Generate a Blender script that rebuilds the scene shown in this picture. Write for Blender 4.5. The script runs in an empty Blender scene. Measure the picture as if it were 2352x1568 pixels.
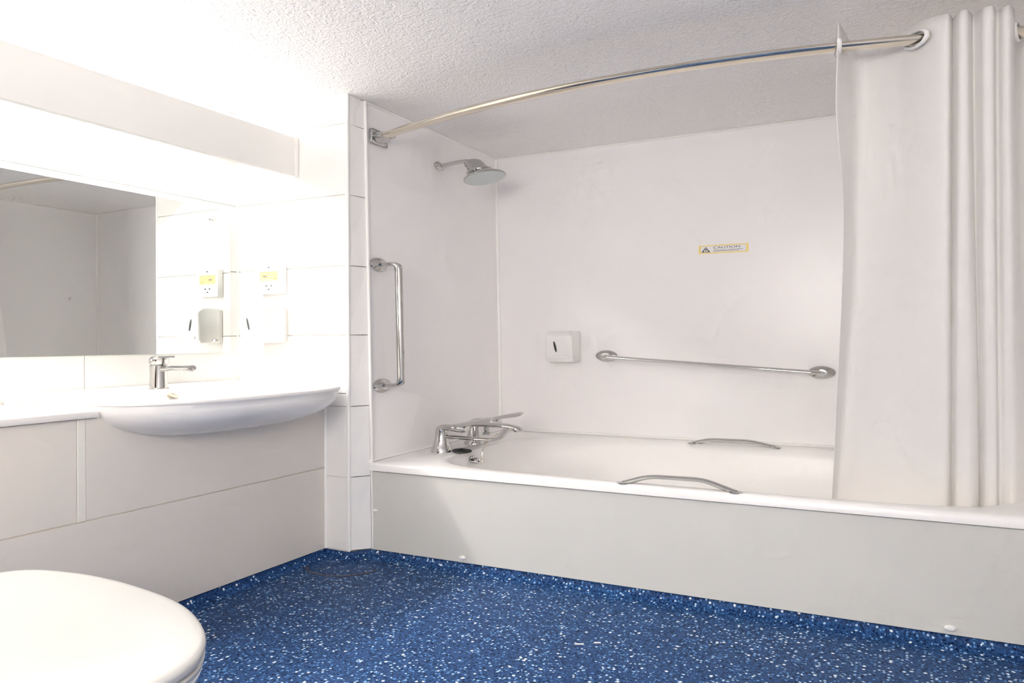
import bpy, bmesh, math, random
from mathutils import Vector, Matrix
random.seed(7)
scn = bpy.context.scene
col = scn.collection

# ------------------------------------------------------------------ camera
# the place is wide and low: round things are WIDE times flatter in height than across
WIDE = 2.0
DZ = 0.03                     # coordinates below are measured from the top of the floor coving
F, CY, YAW, PITCH, ROLL = 1744.48, 774.21, 26.9411, 0.2301, -0.3352
cam_d = bpy.data.cameras.new('camera')
cam = bpy.data.objects.new('camera', cam_d)
col.objects.link(cam)
cam_d.sensor_fit = 'HORIZONTAL'
cam_d.sensor_width = 36.0
cam_d.lens = F / 2352 * 36.0
cam_d.shift_y = (CY - 784.0) / 2352
cam_d.clip_start = 0.02
yw, pt, rl = map(math.radians, (YAW, PITCH, ROLL))
r_ = Vector((math.cos(yw), math.sin(yw), 0)); f_ = Vector((-math.sin(yw), math.cos(yw), 0)); u_ = Vector((0, 0, 1))
f2 = f_ * math.cos(pt) + u_ * math.sin(pt); u2 = u_ * math.cos(pt) - f_ * math.sin(pt)
r3 = r_ * math.cos(rl) + u2 * math.sin(rl); u3 = u2 * math.cos(rl) - r_ * math.sin(rl)
m = Matrix((( r3.x, u3.x, -f2.x, 0), (r3.y, u3.y, -f2.y, 0), (r3.z, u3.z, -f2.z, 0.8 + DZ), (0, 0, 0, 1)))
cam.matrix_world = m
scn.camera = cam

# ------------------------------------------------------------------ world, exposure, lamp strengths
wd = bpy.data.worlds.new('world'); scn.world = wd; wd.use_nodes = True
wd.node_tree.nodes['Background'].inputs[0].default_value = (0.9, 0.95, 1, 1)
wd.node_tree.nodes['Background'].inputs[1].default_value = 0.0      # closed room
vs = scn.view_settings
scn.display_settings.display_device = 'sRGB'
vs.view_transform = 'Standard'; vs.look = 'None'; vs.gamma = 1.0; vs.use_curve_mapping = False
vs.exposure = 0.42
TUBE_STRENGTH = 108.0          # fluorescent tube behind the pelmet
FILL_STRENGTH = 18.5          # added fill light, unseen behind the viewer
scn.cycles.max_bounces = 10; scn.cycles.diffuse_bounces = 9; scn.cycles.glossy_bounces = 5; scn.cycles.adaptive_threshold = 0.09; scn.cycles.adaptive_min_samples = 10
scn.cycles.caustics_reflective = False; scn.cycles.caustics_refractive = False
scn.cycles.sample_clamp_indirect = 6.0
scn.cycles.use_denoising = True; scn.cycles.use_light_tree = False

# ------------------------------------------------------------------ materials
def srgb(*c):
    return tuple((v / 255 / 12.92) if v / 255 <= 0.04045 else ((v / 255 + 0.055) / 1.055) ** 2.4 for v in c) + (1.0,)
MATS = {}
def mat(name, rgb, rough=0.4, metal=0.0, spec=0.5, noise=0.0, nscale=8.0, bump=0.0, bscale=60.0, coat=0.0, emit=0.0):
    """procedural material: a colour broken up by faint noise, optional fine relief"""
    m = bpy.data.materials.new(name); m.use_nodes = True
    nt = m.node_tree; b = nt.nodes['Principled BSDF']
    b.inputs['Roughness'].default_value = rough; b.inputs['Metallic'].default_value = metal
    b.inputs['Specular IOR Level'].default_value = spec; b.inputs['Coat Weight'].default_value = coat
    tc = nt.nodes.new('ShaderNodeTexCoord')
    nz = nt.nodes.new('ShaderNodeTexNoise'); nz.inputs['Scale'].default_value = nscale; nz.inputs['Detail'].default_value = 0
    nt.links.new(tc.outputs['Object'], nz.inputs['Vector'])
    mp = nt.nodes.new('ShaderNodeMapRange'); mp.inputs[3].default_value = 1 - noise; mp.inputs[4].default_value = 1 + noise
    nt.links.new(nz.outputs['Fac'], mp.inputs[0])
    mx = nt.nodes.new('ShaderNodeVectorMath'); mx.operation = 'SCALE'
    mx.inputs[0].default_value = rgb[:3]
    nt.links.new(mp.outputs[0], mx.inputs['Scale'])
    nt.links.new(mx.outputs[0], b.inputs['Base Color'])
    if bump:
        n2 = nt.nodes.new('ShaderNodeTexNoise'); n2.inputs['Scale'].default_value = bscale; n2.inputs['Detail'].default_value = 2
        nt.links.new(tc.outputs['Object'], n2.inputs['Vector'])
        bp = nt.nodes.new('ShaderNodeBump'); bp.inputs['Strength'].default_value = bump; bp.inputs['Distance'].default_value = 0.01
        nt.links.new(n2.outputs['Fac'], bp.inputs['Height']); nt.links.new(bp.outputs['Normal'], b.inputs['Normal'])
    if emit:
        b.inputs['Emission Color'].default_value = rgb; b.inputs['Emission Strength'].default_value = emit
    MATS[name] = m
    return m

mat('tile', (0.87, 0.86, 0.84, 1), 0.16, noise=0.012)
mat('grout', (0.72, 0.66, 0.56, 1), 0.8, noise=0.05)
mat('grout_pale', (0.84, 0.81, 0.76, 1), 0.8, noise=0.03)
mat('laminate', (0.905, 0.89, 0.89, 1), 0.30, noise=0.008)
mat('seal', (0.92, 0.91, 0.89, 1), 0.35, noise=0.01)
mat('plaster', (0.85, 0.84, 0.82, 1), 0.6, noise=0.01)
mat('ceramic', (0.87, 0.855, 0.84, 1), 0.10, noise=0.006, coat=0.2)
mat('acrylic', (0.89, 0.875, 0.86, 1), 0.32, noise=0.006)
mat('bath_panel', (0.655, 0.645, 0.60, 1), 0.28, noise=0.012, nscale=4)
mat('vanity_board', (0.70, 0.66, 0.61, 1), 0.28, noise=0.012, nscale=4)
mat('strip_joint', (0.76, 0.74, 0.68, 1), 0.4, noise=0.01)
mat('lid_plastic', (0.56, 0.555, 0.535, 1), 0.22, noise=0.012, nscale=5)
mat('worktop', (0.84, 0.82, 0.79, 1), 0.22, noise=0.01)
mat('pelmet', (0.81, 0.80, 0.775, 1), 0.4, noise=0.01)
mat('chrome', (0.60, 0.595, 0.58, 1), 0.06, metal=1.0, noise=0.01)
mat('steel_satin', (0.80, 0.73, 0.62, 1), 0.18, metal=1.0, noise=0.02)
mat('mirror', (0.93, 0.96, 0.94, 1), 0.0, metal=1.0)
mat('mirror_edge', (0.45, 0.52, 0.48, 1), 0.3)
mat('white_plastic', (0.86, 0.85, 0.835, 1), 0.25, noise=0.006)
mat('grey_plastic', (0.78, 0.77, 0.745, 1), 0.35, noise=0.01)
mat('dark_slot', (0.03, 0.03, 0.03, 1), 0.3)
mat('black_rubber', (0.012, 0.012, 0.013, 1), 0.45)
mat('nozzle_grey', (0.60, 0.65, 0.65, 1), 0.35, noise=0.03)
mat('yellow_print', srgb(244, 218, 150), 0.5, noise=0.02)
mat('orange_print', srgb(205, 150, 85), 0.5)
mat('grey_print', srgb(120, 115, 110), 0.5)
mat('sticker_yellow', srgb(240, 214, 105), 0.4)
mat('sticker_white', (0.84, 0.84, 0.84, 1), 0.4)
mat('ink', srgb(70, 62, 58), 0.5)
mat('weld', srgb(74, 66, 74), 0.5, noise=0.1, nscale=40)
mat('gap', (0.10, 0.085, 0.06, 1), 0.8)
mat('tube_glow', (1.0, 0.965, 0.915, 1), 0.4, emit=TUBE_STRENGTH)
mat('fill_glow', (1.0, 0.948, 0.89, 1), 0.4, emit=FILL_STRENGTH)

def floor_material():
    """blue safety vinyl with pale, light blue and dark chips"""
    m = bpy.data.materials.new('vinyl'); m.use_nodes = True
    nt = m.node_tree; N = nt.nodes; L = nt.links; b = N['Principled BSDF']
    tc = N.new('ShaderNodeTexCoord')
    def chips(scale, radius, frac, seed):
        v = N.new('ShaderNodeTexVoronoi'); v.inputs['Scale'].default_value = scale; v.inputs['Randomness'].default_value = 1
        of = N.new('ShaderNodeVectorMath'); of.operation = 'ADD'; of.inputs[1].default_value = (seed, seed * 1.7, 0)
        L.new(tc.outputs['Object'], of.inputs[0]); L.new(of.outputs[0], v.inputs['Vector'])
        lt = N.new('ShaderNodeMath'); lt.operation = 'LESS_THAN'; lt.inputs[1].default_value = radius
        L.new(v.outputs['Distance'], lt.inputs[0])
        sp = N.new('ShaderNodeSeparateColor'); L.new(v.outputs['Color'], sp.inputs[0])
        l2 = N.new('ShaderNodeMath'); l2.operation = 'LESS_THAN'; l2.inputs[1].default_value = frac
        L.new(sp.outputs[0], l2.inputs[0])
        mu = N.new('ShaderNodeMath'); mu.operation = 'MULTIPLY'; L.new(lt.outputs[0], mu.inputs[0]); L.new(l2.outputs[0], mu.inputs[1])
        return mu.outputs[0]
    nz = N.new('ShaderNodeTexNoise'); nz.inputs['Scale'].default_value = 150; nz.inputs['Detail'].default_value = 3
    L.new(tc.outputs['Object'], nz.inputs['Vector'])
    cr = N.new('ShaderNodeValToRGB')
    cr.color_ramp.elements[0].position = 0.35; cr.color_ramp.elements[0].color = (0.005, 0.022, 0.082, 1)
    cr.color_ramp.elements[1].position = 0.66; cr.color_ramp.elements[1].color = (0.028, 0.092, 0.255, 1)
    L.new(nz.outputs['Fac'], cr.inputs[0])
    last = cr.outputs[0]
    for (s, rad, fr, seed, c) in ((120, 0.42, 0.26, 3.1, (0.003, 0.012, 0.050, 1)), (120, 0.40, 0.24, 9.7, (0.09, 0.24, 0.50, 1)),
                                  (95, 0.34, 0.20, 5.3, (0.40, 0.56, 0.72, 1)), (66, 0.28, 0.13, 1.9, (0.74, 0.80, 0.84, 1))):
        mx = N.new('ShaderNodeMix'); mx.data_type = 'RGBA'
        L.new(chips(s, rad, fr, seed), mx.inputs[0]); L.new(last, mx.inputs[6]); mx.inputs[7].default_value = c
        last = mx.outputs[2]
    L.new(last, b.inputs['Base Color'])
    b.inputs['Roughness'].default_value = 0.45; b.inputs['Specular IOR Level'].default_value = 0.16
    n2 = N.new('ShaderNodeTexNoise'); n2.inputs['Scale'].default_value = 220
    L.new(tc.outputs['Object'], n2.inputs['Vector'])
    bp = N.new('ShaderNodeBump'); bp.inputs['Strength'].default_value = 0.25; bp.inputs['Distance'].default_value = 0.004
    L.new(n2.outputs['Fac'], bp.inputs['Height']); L.new(bp.outputs[0], b.inputs['Normal'])
    MATS['vinyl'] = m
floor_material()

def ceiling_material():
    """white painted stipple plaster: worm-like relief"""
    m = bpy.data.materials.new('stipple'); m.use_nodes = True
    nt = m.node_tree; N = nt.nodes; L = nt.links; b = N['Principled BSDF']
    b.inputs['Base Color'].default_value = (0.90, 0.88, 0.868, 1); b.inputs['Roughness'].default_value = 0.7
    tc = N.new('ShaderNodeTexCoord')
    nz = N.new('ShaderNodeTexNoise'); nz.inputs['Scale'].default_value = 62; nz.inputs['Detail'].default_value = 2.5; nz.inputs['Distortion'].default_value = 1.2
    L.new(tc.outputs['Object'], nz.inputs['Vector'])
    bp = N.new('ShaderNodeBump'); bp.inputs['Strength'].default_value = 0.55; bp.inputs['Distance'].default_value = 0.012
    L.new(nz.outputs['Fac'], bp.inputs['Height']); L.new(bp.outputs[0], b.inputs['Normal'])
    MATS['stipple'] = m
ceiling_material()

def curtain_material():
    m = bpy.data.materials.new('curtain_cloth'); m.use_nodes = True
    nt = m.node_tree; N = nt.nodes; L = nt.links; b = N['Principled BSDF']; out = N['Material Output']
    tc = N.new('ShaderNodeTexCoord')
    wv = N.new('ShaderNodeTexNoise'); wv.inputs['Scale'].default_value = 30
    L.new(tc.outputs['Object'], wv.inputs['Vector'])
    mp = N.new('ShaderNodeMapRange'); mp.inputs[3].default_value = 0.93; mp.inputs[4].default_value = 0.96; L.new(wv.outputs['Fac'], mp.inputs[0])
    cc = N.new('ShaderNodeCombineColor'); L.new(mp.outputs[0], cc.inputs[0])
    for i, k in ((1, 0.985), (2, 0.965)):
        mm = N.new('ShaderNodeMath'); mm.operation = 'MULTIPLY'; mm.inputs[1].default_value = k; L.new(mp.outputs[0], mm.inputs[0]); L.new(mm.outputs[0], cc.inputs[i])
    L.new(cc.outputs[0], b.inputs['Base Color']); b.inputs['Roughness'].default_value = 0.7
    tr = N.new('ShaderNodeBsdfTranslucent'); L.new(cc.outputs[0], tr.inputs[0])
    ms = N.new('ShaderNodeMixShader'); ms.inputs[0].default_value = 0.33
    L.new(b.outputs[0], ms.inputs[1]); L.new(tr.outputs[0], ms.inputs[2]); L.new(ms.outputs[0], out.inputs[0])
    MATS['curtain_cloth'] = m
curtain_material()

def wood_material():
    m = bpy.data.materials.new('door_wood'); m.use_nodes = True
    nt = m.node_tree; N = nt.nodes; L = nt.links; b = N['Principled BSDF']
    tc = N.new('ShaderNodeTexCoord'); mpn = N.new('ShaderNodeMapping'); mpn.inputs['Scale'].default_value = (18, 18, 1.2)
    L.new(tc.outputs['Object'], mpn.inputs[0])
    nz = N.new('ShaderNodeTexNoise'); nz.inputs['Scale'].default_value = 2; nz.inputs['Detail'].default_value = 4; L.new(mpn.outputs[0], nz.inputs['Vector'])
    cr = N.new('ShaderNodeValToRGB'); cr.color_ramp.elements[0].color = (0.10, 0.045, 0.015, 1); cr.color_ramp.elements[1].color = (0.33, 0.17, 0.06, 1)
    L.new(nz.outputs['Fac'], cr.inputs[0]); L.new(cr.outputs[0], b.inputs['Base Color']); b.inputs['Roughness'].default_value = 0.4
    MATS['door_wood'] = m
wood_material()

# ------------------------------------------------------------------ builders
WORLD = {}                    # object -> world location of its origin
def tag(o, label=None, cat=None, group=None, kind=None):
    if label: o['label'] = label
    if cat: o['category'] = cat
    if group: o['group'] = group
    if kind: o['kind'] = kind
    return o
def thing(name, loc, label, cat, group=None):
    o = bpy.data.objects.new(name, None); col.objects.link(o)
    o.empty_display_size = 0.05
    w = Vector((loc[0], loc[1], loc[2] + DZ)); o.location = w; WORLD[o] = w
    return tag(o, label, cat, group)
def commit(name, bm, material, parent=None, smooth=None):
    """one mesh object; its origin at the bottom centre of its bounds"""
    bmesh.ops.recalc_face_normals(bm, faces=bm.faces)
    for v in bm.verts: v.co.z += DZ
    lo = Vector([min(v.co[i] for v in bm.verts) for i in range(3)]); hi = Vector([max(v.co[i] for v in bm.verts) for i in range(3)])
    c = Vector(((lo.x + hi.x) / 2, (lo.y + hi.y) / 2, lo.z))
    for v in bm.verts: v.co -= c
    me = bpy.data.meshes.new(name); bm.to_mesh(me); bm.free()
    if smooth is not None:
        for p in me.polygons: p.use_smooth = True
        me.set_sharp_from_angle(angle=math.radians(smooth))
    me.materials.append(MATS[material])
    o = bpy.data.objects.new(name, me); col.objects.link(o)
    if parent is not None:
        o.parent = parent; o.location = c - WORLD[parent]
    else:
        o.location = c
    WORLD[o] = c
    return o
def stretch(bm, k):
    for v in bm.verts: v.co.z *= k
def add_box(bm, x0, x1, y0, y1, z0, z1):
    vs_ = [bm.verts.new((x, y, z)) for z in (z0, z1) for y in (y0, y1) for x in (x0, x1)]
    for f in ((0, 1, 3, 2), (4, 5, 7, 6), (0, 1, 5, 4), (1, 3, 7, 5), (3, 2, 6, 7), (2, 0, 4, 6)):
        bm.faces.new([vs_[i] for i in f])
def box(name, x0, x1, y0, y1, z0, z1, material, parent=None, bevel=0.0, seg=2):
    bm = bmesh.new(); add_box(bm, x0, x1, y0, y1, z0, z1)
    if bevel:
        stretch(bm, WIDE); bmesh.ops.bevel(bm, geom=bm.edges[:], offset=bevel, segments=seg, profile=0.5, affect='EDGES'); stretch(bm, 1 / WIDE)
    return commit(name, bm, material, parent, 40 if bevel else None)
def hexa(name, bottom, top, material, parent=None):
    """a slab from four bottom and four top corners"""
    bm = bmesh.new(); a = [bm.verts.new(p) for p in bottom]; b = [bm.verts.new(p) for p in top]
    bm.faces.new(a); bm.faces.new(b)
    for i in range(4): bm.faces.new((a[i], a[(i + 1) % 4], b[(i + 1) % 4], b[i]))
    return commit(name, bm, material, parent)
def fillet(pts, rad, n=6):
    """round the corners of a polyline (points already in stretched space)"""
    out = [pts[0]]
    for i in range(1, len(pts) - 1):
        p, a, b = pts[i], pts[i - 1], pts[i + 1]
        da, db = (a - p), (b - p); r = min(rad, da.length * 0.45, db.length * 0.45)
        p0, p1 = p + da.normalized() * r, p + db.normalized() * r
        for k in range(n + 1):
            t = k / n; out.append(p0 * (1 - t) ** 2 + p * 2 * t * (1 - t) + p1 * t * t)
    out.append(pts[-1]); return out
def add_tube(bm, pts, r, seg=14, radius=0.0, caps=True):
    P = [Vector((p[0], p[1], p[2] * WIDE)) for p in pts]
    if radius: P = fillet(P, radius)
    rr = r if isinstance(r, (list, tuple)) else [r] * len(P)
    rings = []; up = None
    for i, p in enumerate(P):
        t = (P[min(i + 1, len(P) - 1)] - P[max(i - 1, 0)]).normalized()
        if up is None:
            up = Vector((0, 0, 1)) if abs(t.z) < 0.9 else Vector((1, 0, 0))
        s = t.cross(up).normalized(); up = s.cross(t).normalized()
        ring = []
        for k in range(seg):
            a = 2 * math.pi * k / seg
            q = p + (s * math.cos(a) + up * math.sin(a)) * rr[i]
            ring.append(bm.verts.new((q.x, q.y, q.z / WIDE)))
        rings.append(ring)
    for a, b in zip(rings, rings[1:]):
        for k in range(seg): bm.faces.new((a[k], a[(k + 1) % seg], b[(k + 1) % seg], b[k]))
    if caps: bm.faces.new(rings[0]); bm.faces.new(rings[-1])
def tube(name, pts, r, material, parent=None, seg=14, radius=0.0):
    bm = bmesh.new(); add_tube(bm, pts, r, seg, radius); return commit(name, bm, material, parent, 40)
def add_lathe(bm, origin, axis, profile, seg=24):
    """profile: (radius, distance along axis); axis given in stretched space"""
    o = Vector((origin[0], origin[1], origin[2] * WIDE)); ax = Vector(axis).normalized()
    s = ax.cross(Vector((0, 0, 1)) if abs(ax.z) < 0.9 else Vector((1, 0, 0))).normalized(); t = ax.cross(s)
    rings = []
    for (r, h) in profile:
        ring = []
        for k in range(seg):
            a = 2 * math.pi * k / seg
            q = o + ax * h + (s * math.cos(a) + t * math.sin(a)) * max(r, 1e-4)
            ring.append(bm.verts.new((q.x, q.y, q.z / WIDE)))
        rings.append(ring)
    for a, b in zip(rings, rings[1:]):
        for k in range(seg): bm.faces.new((a[k], a[(k + 1) % seg], b[(k + 1) % seg], b[k]))
    bm.faces.new(rings[0]); bm.faces.new(rings[-1])
def lathe(name, origin, axis, profile, material, parent=None, seg=24, smooth=40):
    bm = bmesh.new(); add_lathe(bm, origin, axis, profile, seg); return commit(name, bm, material, parent, smooth)
def loft(name, rings, material, parent=None, cap0=True, cap1=True, smooth=40, closed=True):
    bm = bmesh.new(); R = [[bm.verts.new(p) for p in ring] for ring in rings]; n = len(R[0])
    for a, b in zip(R, R[1:]):
        for k in range(n if closed else n - 1): bm.faces.new((a[k], a[(k + 1) % n], b[(k + 1) % n], b[k]))
    if cap0: bm.faces.new(R[0])
    if cap1: bm.faces.new(R[-1])
    return commit(name, bm, material, parent, smooth)
def prism(name, outline, axis, d0, d1, material, parent=None, bevel=0.0, smooth=40):
    """outline: 2-D points in the plane across the axis ('x': (y,z), 'y': (x,z), 'z': (x,y))"""
    bm = bmesh.new()
    def P(q, d): return {'x': (d, q[0], q[1]), 'y': (q[0], d, q[1]), 'z': (q[0], q[1], d)}[axis]
    a = [bm.verts.new(P(q, d0)) for q in outline]; b = [bm.verts.new(P(q, d1)) for q in outline]; n = len(a)
    bm.faces.new(a); bm.faces.new(b)
    for i in range(n): bm.faces.new((a[i], a[(i + 1) % n], b[(i + 1) % n], b[i]))
    if bevel:
        bmesh.ops.recalc_face_normals(bm, faces=bm.faces)
        stretch(bm, WIDE)
        ends = [e for e in bm.edges if len({round({'x': v.co.x, 'y': v.co.y, 'z': v.co.z}[axis], 5) for v in e.verts}) == 1]
        bmesh.ops.bevel(bm, geom=ends, offset=bevel, segments=3, profile=0.5, affect='EDGES'); stretch(bm, 1 / WIDE)
    return commit(name, bm, material, parent, smooth)
def text_mesh(name, body, size_x, size_z, loc, material, parent):
    """flat lettering facing -y, scaled to a width and a height, a hair thick"""
    cu = bpy.data.curves.new(name, 'FONT'); cu.body = body; cu.extrude = 0.0
    t = bpy.data.objects.new(name, cu); col.objects.link(t)
    dg = bpy.context.evaluated_depsgraph_get(); dg.update()
    me = bpy.data.meshes.new_from_object(t.evaluated_get(dg))
    bpy.data.objects.remove(t)
    bm = bmesh.new(); bm.from_mesh(me); bpy.data.meshes.remove(me)
    x0 = min(v.co.x for v in bm.verts); x1 = max(v.co.x for v in bm.verts); y0 = min(v.co.y for v in bm.verts); y1 = max(v.co.y for v in bm.verts)
    for v in bm.verts:
        v.co = Vector((loc[0] + (v.co.x - x0) / (x1 - x0) * size_x, loc[1], loc[2] + (v.co.y - y0) / (y1 - y0) * size_z))
    return commit(name, bm, material, parent)

# ------------------------------------------------------------------ main measures
XL, XM, XS, XR = -1.979, -2.443, -1.863, 0.46       # vanity front, mirror wall, shower end, right wall
YR, YP, YB, YF = 2.294, 2.360, 3.497, -0.90         # return wall, bath panel, back wall, wall behind the camera
ZC = 1.745
FLOOR = -DZ

# ------------------------------------------------------------------ floor with coved edges
def offset_path(path, d):
    """shift an open polyline to its right by d with mitred corners"""
    out = []
    for i, p in enumerate(path):
        p = Vector(p); ns = []
        for a, b in ((i - 1, i), (i, i + 1)):
            if 0 <= a and b < len(path):
                t = (Vector(path[b]) - Vector(path[a])).normalized(); ns.append(Vector((t.y, -t.x)))
        if len(ns) == 1: out.append(p + ns[0] * d)
        else:
            mnorm = (ns[0] + ns[1]).normalized(); out.append(p + mnorm * (d / max(0.5, mnorm.dot(ns[0]))))
    return out
path = [(XL, YF), (XL, YR), (XS - 0.004, YR - 0.004), (-1.816, YP), (XR, YP)]
prof = [(0.0, 0.0), (0.0, -0.008), (0.003, -0.014), (0.010, -0.0205), (0.020, -0.0258), (0.032, -0.0292), (0.046, FLOOR)]
bm = bmesh.new(); rows = []
for d, z in prof: rows.append([bm.verts.new((p.x, p.y, z)) for p in offset_path(path, d)])
for a, b in zip(rows, rows[1:]):
    for k in range(len(a) - 1): bm.faces.new((a[k], a[k + 1], b[k + 1], b[k]))
bm.faces.new(rows[-1] + [bm.verts.new((XR, YF, FLOOR))])
bmesh.ops.triangulate(bm, faces=[f for f in bm.faces if len(f.verts) > 4])
floor = commit('floor', bm, 'vinyl', None, 50); tag(floor, 'blue speckled vinyl floor coved up against the bath panel', 'floor', kind='structure')
bm = bmesh.new()
add_tube(bm, [(-1.835 + 0.150 * math.cos(a), 2.262 + 0.165 * math.sin(a), FLOOR + 0.0008) for a in [math.radians(192 + 156 * k / 24) for k in range(25)]], 0.0045, 6)
commit('weld_seam', bm, 'weld', floor, 40)

# ------------------------------------------------------------------ ceiling and walls
def struct(o, label, cat): return tag(o, label, cat, kind='structure')
struct(box('ceiling', XM - 0.1, XR + 0.1, YF - 0.1, YB + 0.1, ZC, ZC + 0.05, 'stipple'), 'white stippled plaster ceiling', 'ceiling')
wl = struct(box('wall_left', XM - 0.08, XM - 0.006, YF, YR + 0.09, FLOOR, ZC, 'grout_pale'), 'left wall of white tiles behind the mirror', 'wall')
ROWS = [0.002, 0.281, 0.551, 0.824, 1.089, 1.360, 1.632, ZC - 0.002]
J = 0.0014                                         # half a joint
ye = [YR - 0.0005, 1.629, 0.965, 0.30, -0.36, YF + 0.003]
for k in range(2, len(ROWS) - 1):
    for a, b in zip(ye[1:], ye):
        box('tile', XM - 0.006, XM, a + J, b - J, max(ROWS[k], 0.60) + J, ROWS[k + 1] - J, 'tile', wl, 0.0012, 1)
wr = struct(box('wall_return', XM, XS - 0.008, YR + 0.006, YR + 0.085, FLOOR, ZC, 'grout_pale'), 'short return wall of white tiles with shaver socket', 'wall')
for k in range(len(ROWS) - 1):
    z0, z1 = ROWS[k], ROWS[k + 1]
    if z1 > 0.62:
        box('tile', XM + 0.002, XS - 0.013, YR, YR + 0.006, max(z0, 0.60) + J, z1 - J, 'tile', wr, 0.0012, 1)
    if z0 < 0.6:
        box('tile', XL + 0.004, XS - 0.013, YR, YR + 0.006, z0 + J, min(z1, 0.60) - J, 'tile', wr, 0.0012, 1)
    # narrow tiles round the corner, on the end face towards the bath
    def ex(z): return -1.812 + (-1.866 + 1.812) * z / ZC
    def ey(z): return 2.362 + (2.396 - 2.362) * z / ZC
    za, zb = z0 + J, z1 - J
    hexa('tile', [(XS - 0.008, YR + 0.004, za), (ex(za), ey(za), za), (ex(za) - 0.006, ey(za) + 0.004, za), (XS - 0.014, YR + 0.010, za)],
         [(XS - 0.008, YR + 0.004, zb), (ex(zb), ey(zb), zb), (ex(zb) - 0.006, ey(zb) + 0.004, zb), (XS - 0.014, YR + 0.010, zb)], 'tile', wr)
tube('inner_bead', [(XM + 0.002, YR - 0.001, 0.645), (XM + 0.002, YR - 0.001, ZC - 0.001)], 0.006, 'seal', wr, 8)
tube('corner_bead', [(XS - 0.0065, YR + 0.0045, 0.001), (XS - 0.0065, YR + 0.0045, ZC - 0.001)], 0.0075, 'seal', wr, 10)
tube('edge_bead', [(-1.806, 2.366, 0.001), (-1.862, 2.400, ZC - 0.001)], 0.006, 'seal', wr, 8)
# shower end wall, a trifle out of plumb
def sx(y, z): return (-1.818 - 0.022 * (y - 2.36)) + (-0.052 + 0.024 * (y - 2.36)) * z / ZC
ws = struct(hexa('wall_shower', [(sx(2.372, 0) , 2.372, FLOOR), (sx(YB, 0), YB, FLOOR), (-1.95, YB, FLOOR), (-1.95, 2.385, FLOOR)],
     [(sx(2.40, ZC), 2.40, ZC), (sx(YB, ZC), YB, ZC), (-1.95, YB, ZC), (-1.95, 2.41, ZC)], 'laminate'), 'pale laminate end wall behind the shower head', 'wall')
wb = struct(box('wall_back', -1.95, XR + 0.1, YB, YB + 0.08, FLOOR, ZC, 'laminate'), 'pale laminate wall along the long side of the bath', 'wall')
wright = struct(box('wall_right', XR, XR + 0.08, YF, YB, FLOOR, ZC, 'laminate'), 'pale wall at the foot of the bath', 'wall')
DX0, DX1, DZ1 = -1.96, -1.12, 1.56                  # doorway behind the viewer
bm = bmesh.new()
add_box(bm, XM - 0.08, DX0, YF - 0.08, YF, FLOOR, ZC); add_box(bm, DX1, XR + 0.08, YF - 0.08, YF, FLOOR, ZC); add_box(bm, DX0, DX1, YF - 0.08, YF, DZ1, ZC)
wf = struct(commit('wall_front', bm, 'plaster'), 'plain wall behind the viewer with an open doorway', 'wall')
bm = bmesh.new()
add_box(bm, DX0 - 0.5, DX1 + 0.5, YF - 1.25, YF - 1.20, FLOOR, ZC); add_box(bm, DX0 - 0.55, DX0 - 0.5, YF - 1.25, YF - 0.08, FLOOR, ZC)
add_box(bm, DX1 + 0.5, DX1 + 0.55, YF - 1.25, YF - 0.08, FLOOR, ZC); add_box(bm, DX0 - 0.5, DX1 + 0.5, YF - 1.25, YF - 0.08, ZC, ZC + 0.05); add_box(bm, DX0 - 0.5, DX1 + 0.5, YF - 1.25, YF, FLOOR - 0.05, FLOOR)
struct(commit('wall_corridor', bm, 'door_wood'), 'dim wood lined lobby beyond the doorway', 'wall')
d1 = thing('door_1', ((DX0 + DX1) / 2, YF, FLOOR), 'brown wooden door frame of the open doorway', 'door'); d1['kind'] = 'structure'
for a, b, c, d in ((DX0 - 0.07, DX0, FLOOR, DZ1 + 0.04), (DX1, DX1 + 0.07, FLOOR, DZ1 + 0.04), (DX0, DX1, DZ1, DZ1 + 0.04)):
    box('frame', a, b, YF + 0.001, YF + 0.03, c, d, 'door_wood', d1, 0.004)
# sealing beads: corner of the shower, along the ceiling, above the bath rim
struct(tube('trim_1', [(sx(YB, 0.34) + 0.006, YB - 0.006, 0.336), (sx(YB, ZC) + 0.006, YB - 0.006, ZC - 0.006)], 0.0085, 'seal', None, 8), 'white bead down the shower corner', 'bead')
struct(tube('trim_2', [(sx(YB, ZC), YB - 0.003, ZC - 0.003), (XR, YB - 0.003, ZC - 0.003)], 0.011, 'seal', None, 8), 'white bead along ceiling above the long bath wall', 'bead')
struct(tube('trim_3', [(sx(2.40, ZC) + 0.002, 2.40, ZC - 0.003), (sx(YB, ZC) + 0.002, YB, ZC - 0.003)], 0.011, 'seal', None, 8), 'white bead along ceiling above the shower head', 'bead')
struct(tube('trim_4', [(sx(YB, 0.34), YB - 0.004, 0.3395), (XR, YB - 0.004, 0.3395)], 0.014, 'seal', None, 8), 'white bead where back wall meets bath rim', 'bead')
struct(tube('trim_5', [(sx(2.365, .34) + 0.004, 2.365, 0.336), (sx(YB, .34) + 0.004, YB, 0.338)], 0.013, 'seal', None, 8), 'white bead where shower end wall meets bath rim', 'bead')
struct(tube('trim_6', [(XR - 0.003, 2.38, ZC - 0.003), (XR - 0.003, YB, ZC - 0.003)], 0.0075, 'seal', None, 8), 'white bead along ceiling at the foot of the bath', 'bead')
struct(tube('trim_7', [(XR - 0.005, YB - 0.005, 0.34), (XR - 0.005, YB - 0.005, ZC - 0.005)], 0.0085, 'seal', None, 8), 'white bead down the corner at the foot of the bath', 'bead')

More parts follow.
